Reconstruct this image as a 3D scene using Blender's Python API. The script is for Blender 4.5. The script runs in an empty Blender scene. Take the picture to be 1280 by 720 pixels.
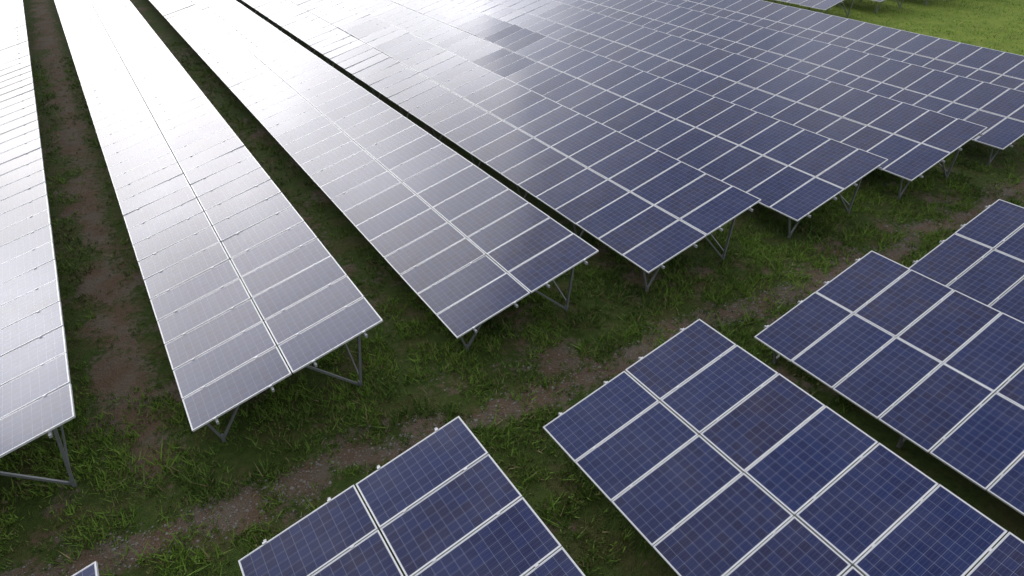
import bpy, math, numpy as np
from mathutils import Matrix, Vector
rng=np.random.default_rng(7)
sc=bpy.context.scene
COL=sc.collection
H=10.0
TILT=math.radians(13.8); CT,ST=math.cos(TILT),math.sin(TILT)
MW,ML,PITCH,CG=0.992,2.022,1.01,0.028

# ---------- node helper
class NT:
    def __init__(s,tree): s.t=tree; s.n=tree.nodes; s.l=tree.links
    def new(s,typ,**k):
        n=s.n.new(typ)
        for a,b in k.items(): setattr(n,a,b)
        return n
    def put(s,sock,v):
        if v is None: return
        if isinstance(v,bpy.types.NodeSocket): s.l.new(v,sock)
        else: sock.default_value=v
    def m(s,op,a,b=None,c=None,clamp=False):
        n=s.new('ShaderNodeMath',operation=op,use_clamp=clamp)
        s.put(n.inputs[0],a); s.put(n.inputs[1],b); s.put(n.inputs[2],c)
        return n.outputs[0]
    def mix(s,f,a,b,blend='MIX'):
        n=s.new('ShaderNodeMix',data_type='RGBA',blend_type=blend)
        s.put(n.inputs[0],f); s.put(n.inputs[6],a); s.put(n.inputs[7],b)
        return n.outputs[2]
    def ramp(s,f,lo,hi,smooth=True):
        n=s.new('ShaderNodeMapRange'); 
        if smooth: n.interpolation_type='SMOOTHSTEP'
        s.put(n.inputs[0],f); n.inputs[1].default_value=lo; n.inputs[2].default_value=hi
        return n.outputs[0]
    def noise(s,vec,scale,detail=4,rough=.5):
        n=s.new('ShaderNodeTexNoise'); s.put(n.inputs['Vector'],vec)
        n.inputs['Scale'].default_value=scale; n.inputs['Detail'].default_value=detail; n.inputs['Roughness'].default_value=rough
        return n
def mat(name):
    m=bpy.data.materials.new(name); m.use_nodes=True
    t=NT(m.node_tree); b=m.node_tree.nodes['Principled BSDF']
    return m,t,b

# ---------- materials
def glass_mat():
    m,t,b=mat('solar_cell_glass')
    uv=t.new('ShaderNodeUVMap',uv_map='UVMap')
    sep=t.new('ShaderNodeSeparateXYZ'); t.l.new(uv.outputs[0],sep.inputs[0])
    mg=0.026
    cu=t.m('DIVIDE',t.m('SUBTRACT',sep.outputs[0],mg),(ML-2*mg)/12)
    cv=t.m('DIVIDE',t.m('SUBTRACT',sep.outputs[1],mg),(MW-2*mg)/6)
    def line(x,w):
        f=t.m('ABSOLUTE',t.m('SUBTRACT',t.m('FRACT',x),0.5))
        return t.m('GREATER_THAN',f,0.5-w)
    lu=line(cu,0.013); lv=line(cv,0.013)
    outs=t.m('MAXIMUM',t.m('MAXIMUM',t.m('LESS_THAN',cu,0.0),t.m('GREATER_THAN',cu,12.0)),
             t.m('MAXIMUM',t.m('LESS_THAN',cv,0.0),t.m('GREATER_THAN',cv,6.0)))
    bus=line(t.m('MULTIPLY_ADD',cv,3.0,0.5),0.022)
    at=t.new('ShaderNodeAttribute',attribute_name='mrand')
    r=at.outputs['Fac']
    comb=t.new('ShaderNodeCombineXYZ')
    t.put(comb.inputs[0],t.m('FLOOR',cu)); t.put(comb.inputs[1],t.m('FLOOR',cv)); t.put(comb.inputs[2],t.m('MULTIPLY',r,91.7))
    wn=t.new('ShaderNodeTexWhiteNoise',noise_dimensions='3D'); t.l.new(comb.outputs[0],wn.inputs[0])
    base=t.mix(r,(0.0052,0.0145,0.078,1),(0.0145,0.0145,0.056,1))
    base=t.mix(t.m('MULTIPLY',wn.outputs[0],0.6),base,(0.013,0.028,0.115,1))
    geo=t.new('ShaderNodeNewGeometry')
    c=t.mix(t.m('MULTIPLY',bus,0.25),base,(0.30,0.32,0.38,1))
    c=t.mix(t.m('MULTIPLY',t.m('MAXIMUM',lu,lv),0.7),c,(0.25,0.28,0.37,1))
    c=t.mix(outs,c,(0.60,0.61,0.64,1))
    dn=t.noise(geo.outputs['Position'],1.3,3,.6)
    dust=t.m('MULTIPLY_ADD',t.ramp(dn.outputs[0],.35,.8),0.035,0.005)
    c=t.mix(dust,c,(0.44,0.38,0.33,1))
    t.put(b.inputs['Base Color'],c)
    rr=t.m('MULTIPLY_ADD',dn.outputs[0],0.10,0.12)
    t.put(b.inputs['Roughness'],rr)
    b.inputs['IOR'].default_value=1.49
    return m
def metal_mat(name,col,rough,metal):
    m,t,b=mat(name)
    geo=t.new('ShaderNodeNewGeometry')
    n=t.noise(geo.outputs['Position'],9,2,.6)
    c=t.mix(n.outputs[0],tuple(x*.8 for x in col)+(1,),tuple(min(1,x*1.15) for x in col)+(1,))
    t.put(b.inputs['Base Color'],c); b.inputs['Roughness'].default_value=rough; b.inputs['Metallic'].default_value=metal
    return m
GL=glass_mat()
FR=metal_mat('anodised_aluminium',(0.70,0.71,0.73),0.38,0.15)
RL=metal_mat('rail_aluminium',(0.45,0.46,0.48),0.45,0.4)
BK=metal_mat('backsheet',(0.45,0.45,0.45),0.6,0.0)
ST_=metal_mat('galvanised_steel',(0.26,0.27,0.28),0.5,0.5)

# ---------- mesh helpers
def mesh_obj(name,V,F,mats,parent=None,midx=None,smooth=False):
    me=bpy.data.meshes.new(name)
    V=np.asarray(V,np.float32); F=np.asarray(F,np.int32)
    k=F.shape[1]
    me.vertices.add(len(V)); me.vertices.foreach_set('co',V.ravel())
    me.loops.add(F.size); me.loops.foreach_set('vertex_index',F.ravel())
    me.polygons.add(len(F)); me.polygons.foreach_set('loop_start',np.arange(0,F.size,k,dtype=np.int32))
    me.polygons.foreach_set('loop_total',np.full(len(F),k,np.int32))
    if midx is not None: me.polygons.foreach_set('material_index',np.asarray(midx,np.int32))
    me.update(calc_edges=True)
    me.polygons.foreach_set('use_smooth',np.full(len(F),smooth,bool))
    for m in mats: me.materials.append(m)
    o=bpy.data.objects.new(name,me); COL.objects.link(o)
    if parent: o.parent=parent
    return o
BOXF=np.array([[0,3,2,1],[4,5,6,7],[0,1,5,4],[1,2,6,5],[2,3,7,6],[3,0,4,7]])
def bars_mesh(name,bars,mat_,parent):
    V=[];F=[]
    for p0,p1,w,h in bars:
        p0=np.array(p0,float);p1=np.array(p1,float);d=p1-p0;d/=np.linalg.norm(d)
        up=np.array([0,0,1.]) if abs(d[2])<.95 else np.array([0,1.,0])
        s=np.cross(d,up);s/=np.linalg.norm(s);u=np.cross(s,d)
        b=len(V)
        for q in (p0,p1):
            for a,c in ((-1,-1),(1,-1),(1,1),(-1,1)): V.append(q+s*a*w/2+u*c*h/2)
        F+= (BOXF+b).tolist()
    return mesh_obj(name,V,F,[mat_],parent)

def rect(x0,x1,y0,y1,z): return [(x0,y0,z),(x1,y0,z),(x1,y1,z),(x0,y1,z)]
i1=0.014
TV=np.array(rect(0,ML,0,MW,0)+rect(i1,ML-i1,i1,MW-i1,0)+rect(i1,ML-i1,i1,MW-i1,-.003)+rect(0,ML,0,MW,-.04))
TF=[];TM=[]
for k in range(4):
    k2=(k+1)%4
    TF.append([k,k2,4+k2,4+k]);TM.append(0)
    TF.append([4+k,4+k2,8+k2,8+k]);TM.append(0)
    TF.append([12+k,12+k2,k2,k]);TM.append(0)
TF.append([8,9,10,11]);TM.append(1)
TF.append([15,14,13,12]);TM.append(2)
TF=np.array(TF);TM=np.array(TM)
GUV=np.zeros((len(TF),4,2))
for fi,f in enumerate(TF):
    for li,vi in enumerate(f): GUV[fi,li]=TV[vi][:2]

def make_row(ox,oy,oz,n,dirn,row_id,near_ground=0.0,patches=()):
    root=bpy.data.objects.new('solar_panel_array',None); COL.objects.link(root)
    root.location=(ox,oy,0)
    R=np.array([[CT,0,-ST],[0,1,0],[ST,0,CT]])
    def W(P):
        P=np.asarray(P,float); return P@R.T+np.array([0,0,oz])
    Vs=[];Fs=[];Ms=[];UV=[];RN=[]
    seg=None; 
    for j in range(n):
        if j%12==0: seg=rng.normal(0,1,2)*np.radians([0.45,0.45])
        y0=j*PITCH+0.01 if dirn>0 else -(j+1)*PITCH+0.01
        for s in range(2):
            x0=s*(ML+CG)
            a,bb=rng.normal(0,1,2)*np.radians([0.3,0.3])+seg
            for (ja,jb,ss,ta,tb) in patches:
                if ja<=j<jb and s==ss: a+=math.radians(ta);bb+=math.radians(tb)
            P=TV.copy()
            cx,cy=ML/2,MW/2
            dz=(P[:,0]-cx)*a*0.6+(P[:,1]-cy)*bb
            P[:,2]+=dz+rng.normal(0,.0012)
            P[:,0]+=x0;P[:,1]+=y0+rng.normal(0,.0015)
            b=len(Vs)*16
            Vs.append(W(P));Fs.append(TF+b);Ms.append(TM);UV.append(GUV);RN.append(np.full(len(TF),rng.random()))
    o=mesh_obj('pv_modules',np.concatenate(Vs),np.concatenate(Fs),[FR,GL,BK],root,np.concatenate(Ms))
    uvl=o.data.uv_layers.new(name='UVMap'); uvl.data.foreach_set('uv',np.concatenate(UV).astype(np.float32).ravel())
    at=o.data.attributes.new('mrand','FLOAT','FACE'); at.data.foreach_set('value',np.concatenate(RN).astype(np.float32))
    Lr=n*PITCH
    ya,yb=(-0.09,Lr+.1) if dirn>0 else (0.09,-Lr-.1)
    W1=lambda x,y,z: W([[x,y,z]])[0]
    rails=[];sx=[.22*ML,.78*ML,ML+CG+.22*ML,ML+CG+.78*ML]
    for x in sx:
        rails.append((W1(x,ya,-.075),W1(x,yb,-.075),.045,.06))
    bars_mesh('rails',rails,RL,root)
    cl=[]
    for j in range(n+1):
        y=dirn*j*PITCH
        for x in sx: cl.append((W1(x-.03,y,.004),W1(x+.03,y,.004),.034,.012))
    bars_mesh('clamps',cl,FR,root)
    legs=[];y=.42
    g=near_ground
    while y<Lr:
        yy=dirn*y
        legs.append((W1(.15,yy,-.14),W1(3.95,yy,-.14),.05,.07))
        ff=np.array([.45,yy-dirn*.02,g-.2]);rf=np.array([3.38,yy-dirn*.02,g-.2])
        ft=ff+[0,0,.24];rt=rf+[0,0,.24]
        legs.append((ff,ft+[0,0,.12],.07,.07));legs.append((rf,rt+[0,0,.12],.07,.07))
        legs.append((ft,W1(.18,yy,-.17),.045,.045));legs.append((ft,W1(1.05,yy,-.17),.045,.045))
        legs.append((rt,W1(3.62,yy,-.17),.055,.055));legs.append((rt,W1(2.2,yy,-.17),.045,.045))
        y+=PITCH*3
    y=.42;k=0
    while y+3.03<Lr:
        if k%4==0:
            legs.append(((3.40,dirn*y,g+.25),W1(3.6,dirn*(y+3.03),-.2),.03,.03))
        y+=3.03;k+=1
    bars_mesh('support_frame',legs,ST_,root)
    return root

rear=[(-11.5,11.1,.87),(-5.95,10.8,.87),(-.4,10.44,.88),(5.13,10.25,.84),(10.40,9.79,.97),(16.01,9.59,.90),(21.25,9.27,.97),(26.65,9.05,.90),(32.1,8.8,.93)]
for i,(x,y,z) in enumerate(rear):
    pt=[]
    if i==5: pt=[(16,19,0,-2.2,1.5),(20,24,1,-1.6,1.2),(18,21,1,1.0,2.0)]
    if i==4: pt=[(19,22,1,-1.8,1.6),(24,27,1,-2,1.4)]
    make_row(x,y,z,80,1,i,0,pt)
front=[(-11.4,7.9,.78),(-5.93,7.62,.78),(-.35,7.33,.78),(5.23,7.06,.78),(10.9,6.80,.71),(16.4,6.5,.76),(22.0,6.25,.78),(27.5,6.0,.78)]
for i,(x,y,z) in enumerate(front):
    make_row(x,y,z,20,-1,20+i)
for i,(x,y) in enumerate([(41.5,27.0),(47.0,26.6),(52.5,26.2),(58.0,25.8)]):
    make_row(x,y,.9,50,1,40+i)

# ---------- value noise
def vnoise(x,y,scale,seed):
    r=np.random.default_rng(seed); T=r.random((256,256))
    X=x*scale;Y=y*scale;xi=np.floor(X).astype(int);yi=np.floor(Y).astype(int)
    fx=X-xi;fy=Y-yi;fx=fx*fx*(3-2*fx);fy=fy*fy*(3-2*fy)
    g=lambda a,b:T[a%256,b%256]
    return (g(xi,yi)*(1-fx)+g(xi+1,yi)*fx)*(1-fy)+(g(xi,yi+1)*(1-fx)+g(xi+1,yi+1)*fx)*fy
def fbm(x,y,s,seed,o=4):
    v=0;a=.5;t=0
    for i in range(o): v=v+a*vnoise(x,y,s*2**i,seed+i);t+=a;a*=.55
    return v/t
def sstep(a,b,x):
    t=np.clip((x-a)/(b-a),0,1);return t*t*(3-2*t)
def height(x,y):
    near=np.exp(-((x-15)/60)**2-((y-20)/60)**2)
    return ((fbm(x,y,.35,11)-.5)*.10+(fbm(x,y,1.7,31)-.5)*.06)*near
def pathd(x): return 9.0-.062*np.clip(x,-30,16)
def dirt(x,y):
    n=fbm(x,y,.55,51);n2=fbm(x,y,2.3,61);n4=fbm(x,y,1.1,71)
    dd=(y-pathd(x)+(n-.5)*1.3)
    p=np.exp(-(dd/.42)**2)*(1.5*n2+.5*n-.10)
    gap=sstep(-2.4,-1.3,x+(n4-.5))*(1-sstep(-1.3,-.3,x+(n4-.5)))*sstep(9.8,11.0,y)*(.15+1.3*n4)
    g2=sstep(3.6,4.1,x)*(1-sstep(4.6,5.2,x))*sstep(10.5,11.5,y)*(.0+.6*n)
    gen=sstep(.50,.68,n*.35+n2*.25+n4*.4)*.75
    gen=gen*(1-sstep(34,38,x))
    return np.clip(np.maximum(np.maximum(p,gap),np.maximum(g2,gen)),0,1)

# ---------- ground
xs=np.unique(np.concatenate([-np.geomspace(14,1500,24),np.arange(-14,40,.15),np.arange(40,80,.6),np.geomspace(80,1500,20)]))
ys=np.unique(np.concatenate([-np.geomspace(16,1500,24),np.arange(-16,4,.6),np.arange(4,20,.13),np.arange(20,80,.4),np.geomspace(80,1500,20)]))
X,Y=np.meshgrid(xs,ys);nx,ny=len(xs),len(ys)
Z=height(X,Y)
V=np.stack([X.ravel(),Y.ravel(),Z.ravel()],1)
ii,jj=np.meshgrid(np.arange(nx-1),np.arange(ny-1));b0=(jj*nx+ii).ravel()
F=np.stack([b0,b0+1,b0+nx+1,b0+nx],1)
m,t,b=mat('ground_soil_grass')
geo=t.new('ShaderNodeNewGeometry');P=geo.outputs['Position']
at=t.new('ShaderNodeAttribute',attribute_name='dirt')
n1=t.noise(P,1.1,4,.6);n2=t.noise(P,7,4,.65);n3=t.noise(P,38,2,.7)
green=t.mix(n2.outputs[0],(0.018,0.032,0.008,1),(0.090,0.140,0.026,1))
green=t.mix(t.ramp(n1.outputs[0],.42,.68),green,t.mix(n2.outputs[0],(.04,.040,.018,1),(0.130,0.135,0.045,1)))
soil=t.mix(n3.outputs[0],(0.048,0.038,0.029,1),(0.260,0.215,0.168,1))
soil=t.mix(t.ramp(n1.outputs[0],.35,.65),soil,t.mix(n3.outputs[0],(.060,.040,.026,1),(.220,.150,.102,1)))
f=t.ramp(t.m('ADD',at.outputs['Fac'],t.m('MULTIPLY',t.m('SUBTRACT',n2.outputs[0],.5),2.0)),.25,.75)
sx_=t.new('ShaderNodeSeparateXYZ');t.l.new(P,sx_.inputs[0])
green=t.mix(t.ramp(sx_.outputs[0],33,40),green,t.mix(n1.outputs[0],(.12,.185,.030,1),(.29,.37,.062,1)))  # field past the last row: its brighter light is mixed into the green
t.put(b.inputs['Base Color'],t.mix(f,green,soil));b.inputs['Roughness'].default_value=.95
b.inputs['Specular IOR Level'].default_value=.15
bp=t.new('ShaderNodeBump');bp.inputs['Strength'].default_value=1.0;bp.inputs['Distance'].default_value=.09
t.put(bp.inputs['Height'],t.m('ADD',n2.outputs[0],t.m('MULTIPLY',n3.outputs[0],.6)));t.put(b.inputs['Normal'],bp.outputs[0])
g=mesh_obj('ground',V,F,[m],smooth=True)
a=g.data.attributes.new('dirt','FLOAT','POINT');a.data.foreach_set('value',dirt(X,Y).astype(np.float32).ravel())

# ---------- grass
def scatter(n,x0,x1,y0,y1,sp=.04):
    k=6
    x=rng.uniform(x0,x1,n//k);y=rng.uniform(y0,y1,n//k)
    cl=fbm(x,y,1.9,77)
    p=(1-dirt(x,y))**1.3*sstep(.34,.62,cl)*1.25+.07
    q=rng.random(n//k)<p
    x,y,cl=x[q],y[q],cl[q]
    sz=rng.gamma(2.2,.45,len(x))
    x=np.repeat(x,k)+rng.normal(0,sp,len(x)*k);y=np.repeat(y,k)+rng.normal(0,sp,len(y)*k)
    return x,y,np.repeat(cl,k),np.repeat(sz,k)
parts=[scatter(440000,-9,27,4.5,13.5),scatter(70000,-3,6,13,45),scatter(20000,-8,-1,-1,6),scatter(90000,27,42,4,30,.1),scatter(140000,36,70,8,70,.3)]
x,y,cl,sz=[np.concatenate([p[i] for p in parts]) for i in range(4)]
far=(x>33)
n=len(x);h=rng.uniform(.03,.10,n)*(.5+.9*cl)*(.4+.8*sz);w=rng.uniform(.008,.019,n)*np.where(far,1.8,1)
an=rng.uniform(0,2*np.pi,n);lean=rng.normal(0,.6,(n,2))*h[:,None]
z=height(x,y)-.008
B=np.stack([x,y,z],1);dx=np.stack([np.cos(an)*w,np.sin(an)*w,0*w],1)
V=np.empty((n,3,3));V[:,0]=B-dx;V[:,1]=B+dx;V[:,2]=B+np.stack([lean[:,0],lean[:,1],h],1)
F=np.arange(n*3).reshape(n,3)
m,t,b=mat('grass_blades')
at=t.new('ShaderNodeAttribute',attribute_name='gcol');t.put(b.inputs['Base Color'],at.outputs['Color'])
b.inputs['Roughness'].default_value=.7;b.inputs['Specular IOR Level'].default_value=.25
go=mesh_obj('grass',V.reshape(-1,3),F,[m])
c1=np.array([.030,.064,.012]);c2=np.array([.175,.290,.042]);c3=np.array([.25,.21,.10])
r=np.clip(rng.random(n)*.5+(fbm(x,y,.6,91)-.35)*1.7+np.clip(sz-1,-.5,1)*.2,0,1)[:,None]
r=np.where(far[:,None],np.maximum(r,.6),r)  # far blades held towards the bright green, as if lit
c=c1*(1-r)+c2*r
st=(rng.random(n)<.12)[:,None];c=np.where(st,c3*rng.uniform(.5,1.1,(n,1)),c)
c=c*np.where(far,1.45,1)[:,None]  # stronger light on the far field, painted into its blade colour
ca=go.data.attributes.new('gcol','FLOAT_COLOR','FACE')
ca.data.foreach_set('color',np.concatenate([c,np.ones((n,1))],1).astype(np.float32).ravel())

# ---------- gravel
n=9000;x=rng.uniform(-8,26,n);y=pathd(x)+rng.normal(0,.5,n)
k=(dirt(x,y)>.25);x=x[k];y=y[k];n=len(x)
oc=np.array([[1,0,0],[0,1,0],[-1,0,0],[0,-1,0],[0,0,.7],[0,0,-.7]]);of=np.array([[0,1,4],[1,2,4],[2,3,4],[3,0,4],[1,0,5],[2,1,5],[3,2,5],[0,3,5]])
s=rng.gamma(2.,.005,n)+.005
V=oc[None]*s[:,None,None]*rng.uniform(.6,1.3,(n,6,1))
an=rng.uniform(0,6.28,n);ca_,sa_=np.cos(an)[:,None],np.sin(an)[:,None]
V=np.stack([V[:,:,0]*ca_-V[:,:,1]*sa_,V[:,:,0]*sa_+V[:,:,1]*ca_,V[:,:,2]],2)+np.stack([x,y,height(x,y)+.004],1)[:,None]
F=(of[None]+6*np.arange(n)[:,None,None]).reshape(-1,3)
mesh_obj('gravel',V.reshape(-1,3),F,[metal_mat('stone',(.22,.21,.19),.9,0)])

# ---------- world: hazy cloud deck, bright around the veiled sun
SUN_AZ=math.radians(-4);SUN_EL=math.radians(22)
w=bpy.data.worlds.new('World');sc.world=w;w.use_nodes=True
t=NT(w.node_tree);bg=w.node_tree.nodes['Background']
sky=t.new('ShaderNodeTexSky',sky_type='NISHITA');sky.sun_disc=False
sky.sun_elevation=SUN_EL;sky.sun_rotation=SUN_AZ%(2*math.pi)
tc=t.new('ShaderNodeTexCoord');D=tc.outputs['Generated']
sp=t.new('ShaderNodeSeparateXYZ');t.l.new(D,sp.inputs[0])
zz=t.m('ADD',t.m('MAXIMUM',sp.outputs[2],0.0),.18)
cb=t.new('ShaderNodeCombineXYZ');t.put(cb.inputs[0],t.m('DIVIDE',sp.outputs[0],zz));t.put(cb.inputs[1],t.m('DIVIDE',sp.outputs[1],zz))
cn=t.noise(cb.outputs[0],1.5,5,.55)
mask=t.ramp(cn.outputs[0],.36,.62)
sd=(math.sin(SUN_AZ)*math.cos(SUN_EL),math.cos(SUN_AZ)*math.cos(SUN_EL),math.sin(SUN_EL))
def dot(v):
    n=t.new('ShaderNodeVectorMath',operation='DOT_PRODUCT');t.l.new(D,n.inputs[0]);n.inputs[1].default_value=v;return n.outputs['Value']
side=t.m('DIVIDE',dot((math.cos(SUN_AZ),-math.sin(SUN_AZ),0)),.58)
fwd=t.ramp(dot((math.sin(SUN_AZ),math.cos(SUN_AZ),0)),-.1,.5)
dzv=t.m('SUBTRACT',sp.outputs[2],math.sin(SUN_EL))
up_=t.m('DIVIDE',t.m('MAXIMUM',dzv,0.0),.22);dn_=t.m('DIVIDE',t.m('MINIMUM',dzv,0.0),.18)
e=t.m('ADD',t.m('MULTIPLY',side,side),t.m('ADD',t.m('MULTIPLY',up_,up_),t.m('MULTIPLY',dn_,dn_)))
gl=t.m('MULTIPLY',t.m('MULTIPLY',t.m('EXPONENT',t.m('MULTIPLY',e,-1.0)),fwd),47.0)
cn2=t.noise(cb.outputs[0],2.3,4,.55)
cmod=t.m('MULTIPLY_ADD',t.ramp(cn2.outputs[0],.3,.7),1.0,.5)
br=t.m('MULTIPLY',t.m('ADD',gl,8.0),cmod)
vm=t.new('ShaderNodeVectorMath',operation='SCALE');vm.inputs[0].default_value=(.965,.97,1.02);t.put(vm.inputs['Scale'],br)
full=t.mix(t.m('MULTIPLY_ADD',mask,.5,.48),sky.outputs[0],vm.outputs[0])
t.put(bg.inputs[0],full);bg.inputs[1].default_value=.1

sl=bpy.data.lights.new('sun','SUN');sl.energy=1.0;sl.angle=math.radians(50);sl.color=(1,.96,.9)
so=bpy.data.objects.new('sun',sl);COL.objects.link(so)
so.rotation_euler=Vector(sd).to_track_quat('Z','Y').to_euler()

# ---------- camera
cam=bpy.data.cameras.new('camera');co=bpy.data.objects.new('camera',cam);COL.objects.link(co);sc.camera=co
cam.sensor_width=36;cam.lens=817/1280*36;cam.clip_end=5000
yaw,pit=math.radians(32.73),math.radians(34.44)
fw=Vector((math.sin(yaw)*math.cos(pit),math.cos(yaw)*math.cos(pit),-math.sin(pit)))
co.location=(0,0,H);co.rotation_euler=fw.to_track_quat('-Z','Y').to_euler()
sc.view_settings.view_transform='Standard';sc.view_settings.look='None';sc.view_settings.exposure=0
